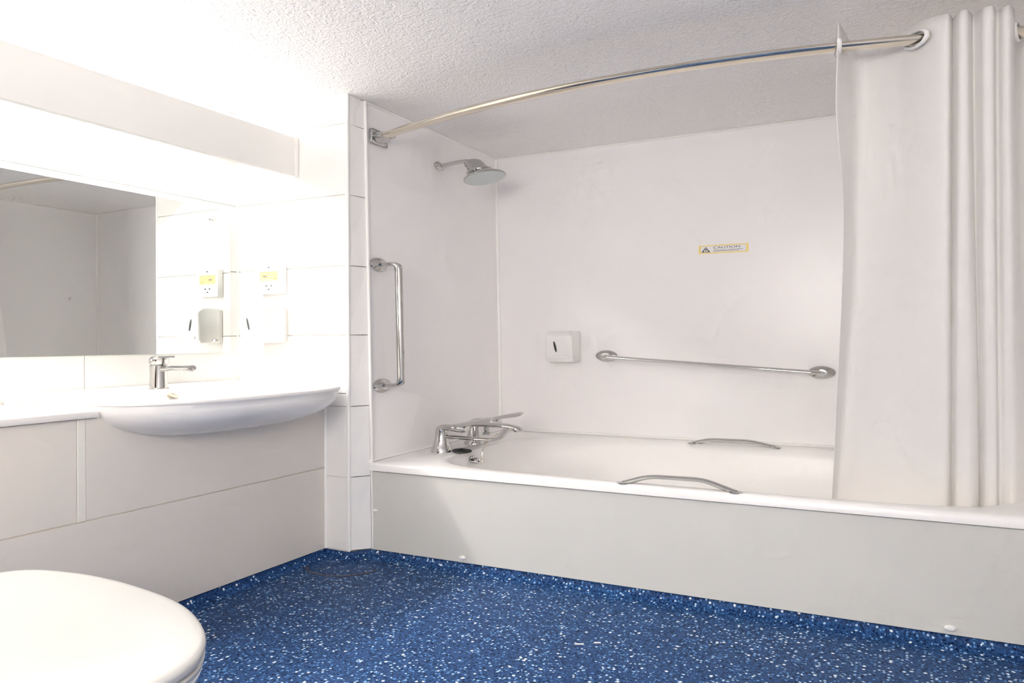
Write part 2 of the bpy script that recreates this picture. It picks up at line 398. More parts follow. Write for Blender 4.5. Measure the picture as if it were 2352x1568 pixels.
# ------------------------------------------------------------------ bath
bath = thing('bathtub', (-0.67, 2.93, FLOOR), 'white acrylic bathtub with grip handles and plain side panel', 'bathtub')
def superloop(xc, yc, a, b, n, z, count=96):
    out = []
    for k in range(count):
        t = 2 * math.pi * k / count; c, s = math.cos(t), math.sin(t)
        out.append((xc + a * math.copysign(abs(c) ** (2 / n), c), yc + b * math.copysign(abs(s) ** (2 / n), s), z))
    return out
bx0, bx1, by0, by1 = -1.806, XR - 0.004, 2.349, YB - 0.004
ZR = 0.334
def rect_ring(x0, x1, y0, y1, z, tmpl):
    """project the loop's directions onto a rectangle so it can be lofted to the oval opening"""
    xc, yc = (x0 + x1) / 2, (y0 + y1) / 2; out = []
    for p in tmpl:
        dx, dy = p[0] - icx, p[1] - icy
        k = min(((x1 - icx) if dx > 0 else (icx - x0)) / max(abs(dx), 1e-6), ((y1 - icy) if dy > 0 else (icy - y0)) / max(abs(dy), 1e-6))
        out.append((icx + dx * k, icy + dy * k, z))
    return out
icx, icy, ia, ib = -0.655, 2.905, 0.965, 0.510
inner = superloop(icx, icy, ia, ib, 5.0, ZR, 160)
# make sure the rectangle's own corners are hit: snap the nearest loop point
def snap(ring, x0, x1, y0, y1):
    ring = list(ring)
    for cx in (x0, x1):
        for cy in (y0, y1):
            i = min(range(len(ring)), key=lambda k: (ring[k][0] - cx) ** 2 + (ring[k][1] - cy) ** 2); ring[i] = (cx, cy, ring[i][2])
    return ring
def rr(e, z):
    # only the front edge is rounded; the left edge follows the wall
    ring = snap(rect_ring(bx0, bx1, by0 + e, by1, z, inner), bx0, bx1, by0 + e, by1)
    return [(p[0] - (0.034 * (p[1] - by0) / (by1 - by0) + 0.004 if abs(p[0] - bx0) < 1e-6 else 0), p[1], p[2]) for p in ring]
rings = [rr(0.014, 0.304), rr(0.0, 0.304), rr(0.0, 0.324), rr(0.004, 0.331), rr(0.012, ZR)]
rings += [superloop(icx, icy, ia + 0.012, ib + 0.006, 5.2, ZR, 160), superloop(icx, icy, ia, ib, 5.0, ZR - 0.003, 160)]
for k in range(1, 9):
    t = k / 8; s = (1 - t ** 3.2)
    rings.append(superloop(icx - 0.02 * t, icy, (ia - 0.012) * (0.86 + 0.14 * s) - 0.03 * t, (ib - 0.008) * (0.74 + 0.26 * s) - 0.02 * t, 4.6 - 1.2 * t, ZR - 0.008 - 0.262 * t, 160))
rings.append(superloop(icx - 0.02, icy, 0.5, 0.2, 3.0, 0.058, 160))
loft('tub', rings, 'acrylic', bath, False, True, 50)
gapbox = box('shadow_gap', bx0 + 0.02, bx1 - 0.01, YP + 0.006, YP + 0.02, 0.296, 0.306, 'gap', bath)
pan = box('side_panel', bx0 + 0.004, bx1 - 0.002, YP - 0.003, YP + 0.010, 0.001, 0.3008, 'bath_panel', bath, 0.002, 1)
for x, z in ((-1.403, 0.019), (0.119, 0.019)):
    lathe('screw_cap', (x, YP - 0.003, z), (0, -1, 0), [(0.014, 0), (0.014, 0.004), (0.010, 0.008), (0.0, 0.009)], 'white_plastic', pan, 16)
lathe('screw_cap', (bx0 + 0.016, YP - 0.003, 0.152), (0, -1, 0), [(0.012, 0), (0.012, 0.003), (0.008, 0.006), (0.0, 0.007)], 'white_plastic', pan, 16)
def grip(name, pts, r):
    g = tube(name, pts, r, 'chrome', bath, 12, 0.035)
    for p in (pts[0], pts[-1]):
        lathe('foot', (p[0], p[1], ZR), (0, 0, 1), [(r * 1.7, -0.001), (r * 1.7, 0.003), (r * 1.2, 0.006)], 'chrome', g, 14)
grip('grip_handle', [(-0.800, 2.372, ZR), (-0.715, 2.380, 0.360), (-0.545, 2.380, 0.362), (-0.446, 2.372, ZR)], 0.0135)
grip('grip_handle', [(-0.828, 3.425, ZR), (-0.748, 3.400, 0.356), (-0.576, 3.400, 0.358), (-0.472, 3.425, ZR)], 0.0145)
ov = lathe('overflow', (-1.618, 2.790, 0.293), (1, 0, 0), [(0.040, -0.004), (0.040, 0.006), (0.034, 0.012), (0.026, 0.013), (0.026, 0.035), (0.022, 0.040), (0.012, 0.040), (0.010, 0.034), (0, 0.034)], 'chrome', bath, 24)

# ------------------------------------------------------------------ bath mixer tap
tap = thing('bath_mixer_tap', (-1.715, 2.855, ZR), 'chrome lever bath mixer tap on two pillars at the shower end', 'tap')
for y in (2.715, 2.995):
    lathe('pillar', (-1.716, y, ZR), (0, 0, 1), [(0.046, 0), (0.046, 0.008), (0.038, 0.04), (0.030, 0.10), (0.026, 0.15), (0.026, 0.165), (0.0, 0.17)], 'chrome', tap, 20)
    bm = bmesh.new(); add_tube(bm, [(-1.716, y, ZR + 0.072), (-1.716, y, ZR + 0.103), (-1.655, y, ZR + 0.103)], 0.0255, 16, 0.05); commit('elbow', bm, 'chrome', tap, 40)
    hub = lathe('hub', (-1.658, y, ZR + 0.103), (1, 0, -0.05), [(0.024, 0), (0.032, 0.004), (0.032, 0.020), (0.028, 0.024), (0.034, 0.026), (0.034, 0.055), (0.022, 0.068), (0.0, 0.069)], 'chrome', tap, 20)
    # lever blade: flat, widening to its rounded end
    rings = []
    for t, w in ((0, 0.016), (0.2, 0.019), (0.6, 0.026), (0.9, 0.030), (1.0, 0.020)):
        x = -1.640 + 0.165 * t; z = ZR + 0.108 + 0.050 * t - 0.016 * t * t; h = 0.0055 * (1.15 - 0.5 * t)
        rings.append([(x, y + q * w, z + q * w * 0.30 + e * h) for q, e in ((-1, -0.3), (-0.5, 1), (0.5, 1), (1, -0.3), (0.5, -1), (-0.5, -1))])
    lv = loft('lever', rings, 'chrome', tap, smooth=60)
tube('body', [(-1.668, 2.715, ZR + 0.100), (-1.668, 2.995, ZR + 0.100)], 0.030, 'chrome', tap, 18)
bm = bmesh.new(); add_tube(bm, [(-1.668, 2.855, ZR + 0.100), (-1.60, 2.855, ZR + 0.106), (-1.47, 2.855, ZR + 0.104), (-1.425, 2.855, ZR + 0.094)], 0.021, 16, 0.05); commit('spout', bm, 'chrome', tap, 40)
lathe('aerator', (-1.430, 2.855, ZR + 0.094), (0.5, 0, -1), [(0.020, -0.01), (0.023, 0.0), (0.023, 0.022), (0.018, 0.024), (0, 0.02)], 'chrome', tap, 16)
bm = bmesh.new(); add_tube(bm, [(-1.700, 2.715, ZR + 0.064), (-1.47, 2.715, ZR + 0.062), (-1.452, 2.74, ZR + 0.066), (-1.452, 2.815, ZR + 0.100)], 0.0150, 12, 0.03); commit('shower_pipe', bm, 'chrome', tap, 40)
lathe('diverter', (-1.575, 2.855, ZR + 0.098), (0, 0, -1), [(0.014, 0), (0.014, 0.05), (0.020, 0.055), (0.020, 0.07), (0, 0.072)], 'chrome', tap, 14)
# plug and chain
plug = thing('bath_plug', (-1.628, 2.735, ZR), 'black rubber bath plug lying on the bath rim below the tap', 'plug')
lathe('stopper', (-1.628, 2.735, ZR + 0.002), (0.15, -0.1, 1), [(0.034, 0.0), (0.042, 0.006), (0.040, 0.013), (0.020, 0.018), (0.010, 0.026), (0.0, 0.028)], 'black_rubber', plug, 20)
bm = bmesh.new(); cp = []
for k in range(26):
    t = k / 25
    cp.append((-1.628 + 0.045 * math.sin(t * math.pi) + 0.05 * t, 2.735 + 0.125 * t, ZR + 0.018 + 0.030 * t))
for p in cp: add_lathe(bm, (p[0], p[1], p[2] - 0.0015), (0, 0, 1), [(0.0, 0.0), (0.0035, 0.001), (0.0042, 0.003), (0.0035, 0.005), (0.0, 0.006)], 6)
commit('chain', bm, 'chrome', plug, 60)
bm = bmesh.new(); hp = []
for k in range(30):
    t = k / 29
    hp.append((-1.515 - 0.06 * t - 0.03 * math.sin(t * math.pi), 2.845 - 0.03 * t, ZR + 0.07 - 0.12 * t))
add_tube(bm, hp, 0.0032, 6); commit('chain', bm, 'steel_satin', plug, 60)

# ------------------------------------------------------------------ shower head
sh = thing('overhead_shower', (-1.868, 2.94, 1.58), 'chrome wall arm with a round tilted shower head', 'shower head')
lathe('wall_flange', (sx(2.94, 1.595), 2.94, 1.595), (1, 0, 0), [(0.040, 0.0), (0.040, 0.006), (0.026, 0.014), (0.018, 0.022)], 'chrome', sh, 22)
bm = bmesh.new(); add_tube(bm, [(-1.862, 2.94, 1.595), (-1.79, 2.94, 1.602), (-1.70, 2.94, 1.603), (-1.655, 2.94, 1.590), (-1.640, 2.94, 1.570)], 0.0165, 14, 0.06); commit('arm', bm, 'chrome', sh, 40)
AX = Vector((0.42, 0.0, -1.0)); HO = (-1.688, 2.94, 1.596)
head = lathe('head', HO, AX, [(0.028, -0.012), (0.040, 0.0), (0.045, 0.02), (0.047, 0.06), (0.052, 0.085), (0.062, 0.112), (0.070, 0.124), (0.094, 0.150), (0.100, 0.160), (0.100, 0.170)], 'chrome', sh, 32)
lathe('collar', HO, AX, [(0.056, 0.090), (0.063, 0.096), (0.064, 0.106), (0.060, 0.112)], 'chrome', head, 28)
lathe('spray_face', HO, AX, [(0.095, 0.166), (0.095, 0.173), (0.080, 0.176), (0.0, 0.177)], 'nozzle_grey', head, 32)

# ------------------------------------------------------------------ grab rails
def flange(p, axis, r, parent): return lathe('flange', p, axis, [(r, 0.0), (r, 0.006), (r * 0.86, 0.012), (r * 0.55, 0.017), (r * 0.45, 0.022)], 'chrome', parent, 26)
gv = thing('grab_rail', (sx(2.465, 0.62), 2.465, 0.60), 'upright chrome grab rail on the wall beside the bath', 'grab rail')
ga, gb = sx(2.465, 1.105), sx(2.465, 0.622)
bm = bmesh.new(); add_tube(bm, [(ga + 0.004, 2.465, 1.105), (-1.752, 2.465, 1.105), (-1.742, 2.465, 0.626), (gb + 0.004, 2.465, 0.622)], 0.0165, 16, 0.055); commit('bar', bm, 'chrome', gv, 40)
flange((ga, 2.465, 1.105), (1, 0, 0), 0.056, gv); flange((gb, 2.465, 0.622), (1, 0, 0), 0.056, gv)
gh = thing('grab_rail', (-0.78, YB, 0.65), 'slightly sloping chrome grab rail on the long wall above the bath', 'grab rail')
bm = bmesh.new(); add_tube(bm, [(-1.262, YB - 0.004, 0.722), (-1.262, YB - 0.090, 0.720), (-0.292, YB - 0.090, 0.657), (-0.292, YB - 0.004, 0.655)], 0.0165, 16, 0.05); commit('bar', bm, 'chrome', gh, 40)
flange((-1.262, YB, 0.722), (0, -1, 0), 0.055, gh); flange((-0.292, YB, 0.655), (0, -1, 0), 0.055, gh)

# ------------------------------------------------------------------ curtain rail
ZRAIL = 1.616
def rail_y(x): return 2.262 + 0.221 * ((x + 0.70) / 1.163) ** 2
rail = thing('curtain_rail', (-0.70, 2.30, ZRAIL - 0.02), 'curved chrome shower curtain rail bowed outwards over the bath', 'curtain rail')
xs0, xs1 = sx(2.483, ZRAIL), XR
bm = bmesh.new(); add_tube(bm, [(xs0 + 0.02 + (xs1 - xs0 - 0.022) * k / 40, rail_y(xs0 + 0.02 + (xs1 - xs0 - 0.022) * k / 40), ZRAIL) for k in range(41)], 0.0245, 16); commit('pole', bm, 'steel_satin', rail, 40)
def rail_end(x, dirx, y):
    box('wall_plate', min(x, x + dirx * 0.012), max(x, x + dirx * 0.012), y - 0.055, y + 0.055, ZRAIL - 0.030, ZRAIL + 0.030, 'chrome', rail, 0.010, 3)
    lathe('socket_cup', (x + dirx * 0.010, y, ZRAIL), (dirx, -0.25, 0), [(0.046, 0.0), (0.048, 0.012), (0.034, 0.030), (0.031, 0.066), (0.027, 0.070)], 'chrome', rail, 22)
rail_end(xs0, 1, 2.483); rail_end(xs1, -1, rail_y(xs1))

# ------------------------------------------------------------------ shower curtain
cur = thing('shower_curtain', (0.15, 2.45, 0.25), 'off white shower curtain drawn to the right and hanging inside the bath', 'curtain')
TOP = [(-0.150, 2.262), (-0.140, 2.36), (-0.122, 2.475), (-0.070, 2.478), (0.0, 2.435), (0.055, 2.365), (0.098, 2.318), (0.122, 2.305), (0.131, 2.325), (0.136, 2.345), (0.143, 2.325), (0.152, 2.300), (0.166, 2.300),
       (0.175, 2.325), (0.184, 2.350), (0.196, 2.330), (0.206, 2.305), (0.224, 2.305), (0.232, 2.340), (0.240, 2.345), (0.250, 2.325), (0.264, 2.325), (0.278, 2.370), (0.292, 2.470), (0.320, 2.530), (0.370, 2.500), (0.410, 2.420), (0.440, 2.40)]
BOT = [(-0.190, 2.545), (-0.188, 2.57), (-0.170, 2.60), (-0.10, 2.585), (-0.03, 2.560), (0.030, 2.545), (0.085, 2.535), (0.118, 2.534), (0.130, 2.550), (0.134, 2.562), (0.140, 2.550), (0.150, 2.532), (0.180, 2.530),
       (0.200, 2.55), (0.206, 2.57), (0.212, 2.555), (0.222, 2.540), (0.243, 2.540), (0.250, 2.565), (0.258, 2.567), (0.270, 2.560), (0.290, 2.560), (0.310, 2.590), (0.330, 2.61), (0.350, 2.60), (0.380, 2.57), (0.410, 2.56), (0.440, 2.58)]
def spline(P, per=6):
    out = []
    for i in range(len(P) - 1):
        p0, p1, p2, p3 = P[max(i - 1, 0)], P[i], P[i + 1], P[min(i + 2, len(P) - 1)]
        for k in range(per):
            t = k / per
            out.append(tuple(0.5 * (2 * p1[c] + (p2[c] - p0[c]) * t + (2 * p0[c] - 5 * p1[c] + 4 * p2[c] - p3[c]) * t * t + (3 * p1[c] - p0[c] - 3 * p2[c] + p3[c]) * t ** 3) for c in (0, 1)))
    out.append(P[-1]); return out
ct, cb = spline(TOP), spline(BOT)
ZT, ZB = 1.669, 0.262
bm = bmesh.new(); grid = []
NR = 44
for j in range(NR + 1):
    v = j / NR; z = ZT + (ZB - ZT) * v
    e = v
    s = v * v * (3 - 2 * v) * 0.75 + v * 0.25           # folds relax on the way down
    row = []
    for i, (a, b) in enumerate(zip(ct, cb)):
        x = a[0] + (b[0] - a[0]) * (s if i > 40 else (0.35 * v + 0.65 * v ** 3)); y = a[1] + (b[1] - a[1]) * e
        if i < 40: x += 0.014 * math.sin(math.pi * min(1, v * 1.4)) * (1 - i / 40) * 0.6
        x += 0.014 * (1 - v * v) * max(0.0, 1 - i / 40)
        if i < 18:                                           # the leading hem fans out below the rail, then closes
            fan = math.exp(-((v - 0.16) / 0.13) ** 2) * 0.022
            x += fan * ((i - 7) / 9 if i < 14 else (18 - i) / 4 * 0.8)
        y += 0.004 * math.sin(9 * v + i * 0.21) * v
        row.append(bm.verts.new((x, y, z - (0.015 * (1 - v) * min(1, max(0, (i - 30) / 8))))))
    grid.append(row)
for a, b in zip(grid, grid[1:]):
    for k in range(len(a) - 1): bm.faces.new((a[k], a[k + 1], b[k + 1], b[k]))
cl = commit('cloth', bm, 'curtain_cloth', cur, 80)
sm = cl.modifiers.new('thickness', 'SOLIDIFY'); sm.thickness = 0.0018; sm.offset = 0
def eyelet(x, nx, ny):
    y = rail_y(x); bm = bmesh.new()
    n = Vector((nx, ny, 0)).normalized(); s = Vector((-n.y, n.x, 0)); R0, r0 = 0.040, 0.007
    pts = []
    for k in range(25):
        a = 2 * math.pi * k / 24
        pts.append((x + s.x * R0 * math.cos(a), y + s.y * R0 * math.cos(a), ZRAIL + R0 * math.sin(a) / WIDE))
    add_tube(bm, pts, r0, 8, caps=False); bmesh.ops.remove_doubles(bm, verts=bm.verts, dist=1e-5)
    commit('eyelet', bm, 'white_plastic', cur, 60)
eyelet(-0.144, 1.0, 0.15); eyelet(0.050, 0.75, 0.6); eyelet(0.288, 1.0, -0.25)

# ------------------------------------------------------------------ soap dispensers
def dispenser(x0, x1, yw, z0, z1, label, slot):
    t = thing('soap_dispenser', ((x0 + x1) / 2, yw, z0), label, 'dispenser', None)
    D, H = 0.127, z1 - z0
    def profile(yb, d, za, zb, rf):
        o = [(yb, za), (yb - d * 0.86, za), (yb - d * 0.97, za + (zb - za) * 0.10)]
        for k in range(9):
            a = math.pi / 2 * k / 8
            o.append((yb - d + rf - rf * math.cos(a), zb - rf * 0.62 + rf * 0.62 * math.sin(a)))
        o.append((yb, zb)); return o
    box('back_plate', x0 + 0.004, x1 - 0.004, yw - 0.016, yw, z0 + 0.004, z1 - 0.008, 'grey_plastic', t, 0.004)
    body = prism('body', profile(yw - 0.014, D - 0.014, z0, z1, 0.045), 'x', x0, x1, 'white_plastic', t, 0.008)
    # slanted level window, a lens shape let into the front
    sxm, szm, lean, w, h = slot
    o = []
    for k in range(20):
        a = 2 * math.pi * k / 20; o.append((sxm + w * math.cos(a) - lean * math.sin(a), szm + h * math.sin(a)))
    prism('window', o, 'y', yw - D - 0.0012, yw - D + 0.004, 'dark_slot', body)
    box('push_bar', x0 + 0.018, x1 - 0.018, yw - D - 0.003, yw - D + 0.01, z0 + 0.018, z0 + 0.030, 'white_plastic', body, 0.003)
    return t
dispenser(-2.299, -2.164, YR, 0.795, 0.941, 'white soap dispenser on the tiled wall beside the mirror', (-2.253, 0.870, 0.006, 0.0042, 0.024))
dispenser(-1.534, -1.392, YB, 0.694, 0.842, 'white soap dispenser on the long wall above the bath', (-1.480, 0.768, 0.006, 0.0055, 0.026))

# ------------------------------------------------------------------ shaver socket
so = thing('shaver_socket', (-2.236, YR, 0.988), 'white shaver socket with yellow printed panel above the soap dispenser', 'socket')
pl = box('face_plate', -2.302, -2.170, YR - 0.030, YR, 0.989, 1.106, 'white_plastic', so, 0.005)
yf = YR - 0.0305
def decal(name, x0, x1, z0, z1, m, p, y=yf, t=0.0008): return box(name, x0, x1, y - t, y + 0.0006, z0, z1, m, p)
pp = decal('printed_panel', -2.288, -2.190, 1.043, 1.081, 'yellow_print', so)
for a, b, z in ((-2.284, -2.196, 1.076), (-2.284, -2.196, 1.066), (-2.284, -2.196, 1.056)):
    decal('print_line', a, b, z - 0.0007, z + 0.0007, 'orange_print', pp, yf - 0.0008)
decal('print_mark', -2.268, -2.248, 1.058, 1.064, 'grey_print', pp, yf - 0.0008); decal('print_mark', -2.212, -2.200, 1.049, 1.053, 'orange_print', pp, yf - 0.0008)
for x, z in ((-2.252, 1.023), (-2.226, 1.023), (-2.239, 1.009), (-2.239, 1.096)):
    lathe('pin_hole', (x, yf + 0.001, z), (0, -1, 0), [(0.0052, 0), (0.0052, 0.0015), (0, 0.0016)], 'dark_slot', so, 12)

# ------------------------------------------------------------------ caution sticker
st = thing('caution_sticker', (-0.70, YB, 1.19), 'small yellow edged caution sticker on the long bath wall', 'sticker')
x0, x1, z0, z1 = -0.812, -0.592, 1.190, 1.2275
box('backing', x0, x1, YB - 0.0012, YB, z0, z1, 'sticker_yellow', st)
box('white_field', x0 + 0.008, x1 - 0.008, YB - 0.0018, YB - 0.0008, z0 + 0.004, z1 - 0.004, 'sticker_white', st)
yt = YB - 0.0022
tri = prism('warning_triangle', [(x0 + 0.012, z0 + 0.006), (x0 + 0.052, z0 + 0.006), (x0 + 0.032, z1 - 0.007)], 'y', yt, yt + 0.0008, 'ink', st)
prism('triangle_field', [(x0 + 0.021, z0 + 0.0085), (x0 + 0.043, z0 + 0.0085), (x0 + 0.032, z1 - 0.012)], 'y', yt - 0.0006, yt, 'sticker_white', tri)
box('exclamation', x0 + 0.030, x0 + 0.034, yt - 0.0010, yt - 0.0004, z0 + 0.0105, z1 - 0.016, 'ink', tri)
text_mesh('lettering', 'CAUTION', 0.118, 0.0098, (x0 + 0.066, yt, z0 + 0.0205), 'ink', st)
for a, b, z in ((0.066, 0.128, 0.013), (0.134, 0.196, 0.013), (0.066, 0.180, 0.0085)):
    box('small_print', x0 + a, x0 + b, yt, yt + 0.0006, z0 + z, z0 + z + 0.0018, 'grey_print', st)

# ------------------------------------------------------------------ mirror
mi = thing('wall_mirror', (-2.43, 1.55, 0.75), 'wide frameless wall mirror above the washbasin', 'mirror')
def mx(y): return -2.4236 + 0.0179 * (y - 1.8)
ma, mb, mz0, mz1 = 0.86, 2.232, 0.757, 1.3345
hexa('glass', [(mx(ma), ma, mz0), (mx(mb), mb, mz0), (mx(mb) - 0.0008, mb, mz0), (mx(ma) - 0.0008, ma, mz0)],
     [(mx(ma), ma, mz1), (mx(mb), mb, mz1), (mx(mb) - 0.0008, mb, mz1), (mx(ma) - 0.0008, ma, mz1)], 'mirror', mi)
hexa('backing', [(mx(ma) - 0.001, ma, mz0), (mx(mb) - 0.001, mb, mz0), (XM + 0.001, mb, mz0), (XM + 0.001, ma, mz0)],
     [(mx(ma) - 0.001, ma, mz1), (mx(mb) - 0.001, mb, mz1), (XM + 0.001, mb, mz1), (XM + 0.001, ma, mz1)], 'mirror_edge', mi)
for y, z in ((2.145, 1.286), (2.155, 0.805), (1.0, 1.286), (1.0, 0.805)):
    lathe('screw_cap', (mx(y), y, z), (1, -0.018, 0), [(0.015, 0), (0.015, 0.004), (0.009, 0.010), (0.0, 0.011)], 'chrome', mi, 16)

# ------------------------------------------------------------------ pelmet and strip light
pe = thing('light_pelmet', (-2.13, 0.9, 1.451), 'long white board pelmet hiding the strip light above the mirror', 'pelmet')
box('front_board', -2.136, -2.116, -0.45, YR - 0.012, 1.451, 1.605, 'pelmet', pe, 0.002, 1)
box('end_fillet', -2.136, -2.104, YR - 0.016, YR - 0.001, 1.451, 1.605, 'pelmet', pe, 0.002, 1)
for y in (-0.30, 0.24, 2.20):
    box('bracket', XM, -2.136, y - 0.012, y + 0.012, 1.585, 1.600, 'pelmet', pe)
sl = thing('strip_light', (-2.40, 1.2, 1.55), 'white batten with bare fluorescent tube hidden behind the pelmet', 'light')
box('batten', XM + 0.001, XM + 0.055, 0.30, 2.12, 1.558, 1.598, 'white_plastic', sl, 0.004)
for y in (0.33, 2.09): box('lamp_holder', XM + 0.055, XM + 0.105, y - 0.02, y + 0.02, 1.558, 1.600, 'white_plastic', sl, 0.003)
tube('tube', [(XM + 0.085, 0.35, 1.579), (XM + 0.085, 2.07, 1.579)], 0.021, 'tube_glow', sl, 14)

# ------------------------------------------------------------------ glowing panel added out of view to brighten the room
wfill = thing('fill_light', (-0.45, YF, 0.93), 'large fill light panel added on the wall behind the viewer', 'light')
box('base', -0.99, 0.09, YF + 0.001, YF + 0.03, 0.91, 1.47, 'white_plastic', wfill, 0.006)
box('fill_panel', -0.96, 0.06, YF + 0.031, YF + 0.075, 0.925, 1.455, 'fill_glow', wfill, 0.02, 3)

# ------------------------------------------------------------------ vanity boxing, worktop
va = thing('vanity_unit', (-2.2, 0.7, FLOOR), 'boxed in vanity of white boards under the washbasin', 'vanity')
VB = 0.018
box('lower_panel', XL - VB, XL, YF + 0.004, YR - 0.0005, 0.001, 0.3118, 'vanity_board', va, 0.0015, 1)
box('upper_panel', XL - VB, XL, 1.3215, YR - 0.0005, 0.3142, 0.592, 'vanity_board', va, 0.0015, 1)
box('upper_panel', XL - VB, XL, -0.05, 1.2970, 0.3142, 0.592, 'vanity_board', va, 0.0015, 1)
box('upper_panel', XL - VB, XL, YF + 0.004, -0.075, 0.3142, 0.592, 'vanity_board', va, 0.0015, 1)
for y in (1.309, -0.0625): box('joint_strip', XL - VB, XL + 0.0015, y - 0.0115, y + 0.0115, 0.3145, 0.592, 'strip_joint', va, 0.001, 1)
box('carcass', XL - VB - 0.06, XL - 0.004, YF + 0.01, YR - 0.002, 0.0, 0.47, 'grout', va)
tube('seal_bead', [(XL + 0.001, YR - 0.001, 0.002), (XL + 0.001, YR - 0.001, 0.592)], 0.006, 'seal', va, 8)
wt = thing('worktop', (-2.2, 0.3, 0.594), 'white worktop beside the washbasin', 'worktop')
box('slab', XM + 0.002, XL + 0.016, YF + 0.006, 1.350, 0.594, 0.613, 'worktop', wt, 0.003, 2)
box('upstand', XM + 0.002, XM + 0.022, YF + 0.006, YR - 0.004, 0.608, 0.644, 'worktop', wt, 0.003, 2)

# ------------------------------------------------------------------ washbasin
ba = thing('washbasin', (-2.1, 1.817, 0.505), 'white semi recessed washbasin bulging out over the vanity', 'washbasin')
BXC, BYC, BA, BB = -2.10, 1.817, 0.357, 0.470
BACK = XM + 0.024
def basin_ring(s, z, n=3.0, a=BA, b=BB, back=None, xc=BXC, count=48):
    """front: superellipse half; rear: straight sides to the back edge"""
    out = []
    for k in range(count + 1):
        t = -math.pi / 2 + math.pi * k / count; c, sn = math.cos(t), math.sin(t)
        out.append((xc + a * s * abs(c) ** (2 / n), BYC + b * s * math.copysign(abs(sn) ** (2 / n), sn), z))
    bk = BACK if back is None else back
    for k in range(1, 8): out.append((xc + (bk - xc) * k / 8, BYC + b * s, z))
    for k in range(0, 9): out.append((bk, BYC + b * s - 2 * b * s * k / 8, z))
    for k in range(7, 0, -1): out.append((xc + (bk - xc) * k / 8, BYC - b * s, z))
    return out
rings = []
DEP = 0.120; ZL = 0.622
for k in range(0, 13):
    dz = math.sin(math.pi / 2 * (1 - k / 12)); s = max(0.004, 1 - dz ** 2.35) ** (1 / 2.35)
    rings.append(basin_ring(0.985 * s, ZL - DEP * dz, 3.0, back=BXC + (BACK - BXC) * (0.3 + 0.7 * s)))
rings += [basin_ring(0.998, ZL + 0.003), basin_ring(1.0, ZL + 0.009), basin_ring(0.995, ZL + 0.0135), basin_ring(0.985, ZL + 0.015)]
def bowl_ring(s, z, n, dx=0.0):
    out = []; cx, a, b = -2.03, 0.235, 0.395
    tmpl = basin_ring(1.0, z)
    for p in tmpl:
        ang = math.atan2((p[1] - BYC) / b, (p[0] - cx) / a); c, sn = math.cos(ang), math.sin(ang)
        out.append((cx + dx + a * s * math.copysign(abs(c) ** (2 / n), c), BYC + b * s * math.copysign(abs(sn) ** (2 / n), sn), z))
    return out
rings += [bowl_ring(1.02, ZL + 0.0148, 3.4), bowl_ring(1.0, ZL + 0.012, 3.4), bowl_ring(0.97, ZL - 0.005, 3.2), bowl_ring(0.92, ZL - 0.035, 3.0), bowl_ring(0.82, ZL - 0.065, 2.8), bowl_ring(0.62, ZL - 0.085, 2.4), bowl_ring(0.30, ZL - 0.092, 2.1), bowl_ring(0.06, ZL - 0.094, 2.0)]
loft('bowl', rings, 'ceramic', ba, True, True, 55)
lathe('overflow', (-2.258, 1.822, 0.6135), (1, 0, 0.5), [(0.021, 0.0), (0.021, 0.006), (0.015, 0.008), (0.012, 0.005), (0.0, 0.004)], 'steel_satin', ba, 18)
lathe('waste', (-2.03, BYC, ZL - 0.093), (0, 0, 1), [(0.036, 0.0), (0.036, 0.004), (0.026, 0.006), (0.0, 0.006)], 'chrome', ba, 18)

# ------------------------------------------------------------------ basin tap
bt = thing('basin_tap', (-2.318, 1.817, 0.636), 'small chrome lever tap on the washbasin', 'tap')
lathe('body', (-2.318, 1.817, 0.6355), (0, 0, 1), [(0.036, 0.0), (0.036, 0.006), (0.031, 0.012), (0.029, 0.10), (0.030, 0.165), (0.026, 0.175), (0.0, 0.177)], 'chrome', bt, 22)
bm = bmesh.new(); add_tube(bm, [(-2.310, 1.817, 0.705), (-2.235, 1.817, 0.711), (-2.150, 1.817, 0.712)], 0.0185, 14); commit('spout', bm, 'chrome', bt, 40)
lathe('aerator', (-2.166, 1.817, 0.708), (0.1, 0, -1), [(0.017, -0.004), (0.018, 0.01), (0.015, 0.022), (0, 0.02)], 'chrome', bt, 14)
lathe('cartridge_cap', (-2.318, 1.817, 0.724), (0.12, 0, 1), [(0.031, 0), (0.033, 0.006), (0.033, 0.035), (0.027, 0.05), (0.0, 0.054)], 'chrome', bt, 22)
rings = []
for t, w in ((0, 0.016), (0.35, 0.013), (0.8, 0.013), (1.0, 0.009)):
    x = -2.318 + 0.075 * t; z = 0.7455 + 0.004 * t; h = 0.005 - 0.002 * t
    rings.append([(x, 1.817 - w, z - h * .5), (x, 1.817 - w * .6, z + h), (x, 1.817 + w * .6, z + h), (x, 1.817 + w, z - h * .5), (x, 1.817, z - h)])
loft('lever', rings, 'chrome', bt, smooth=60)

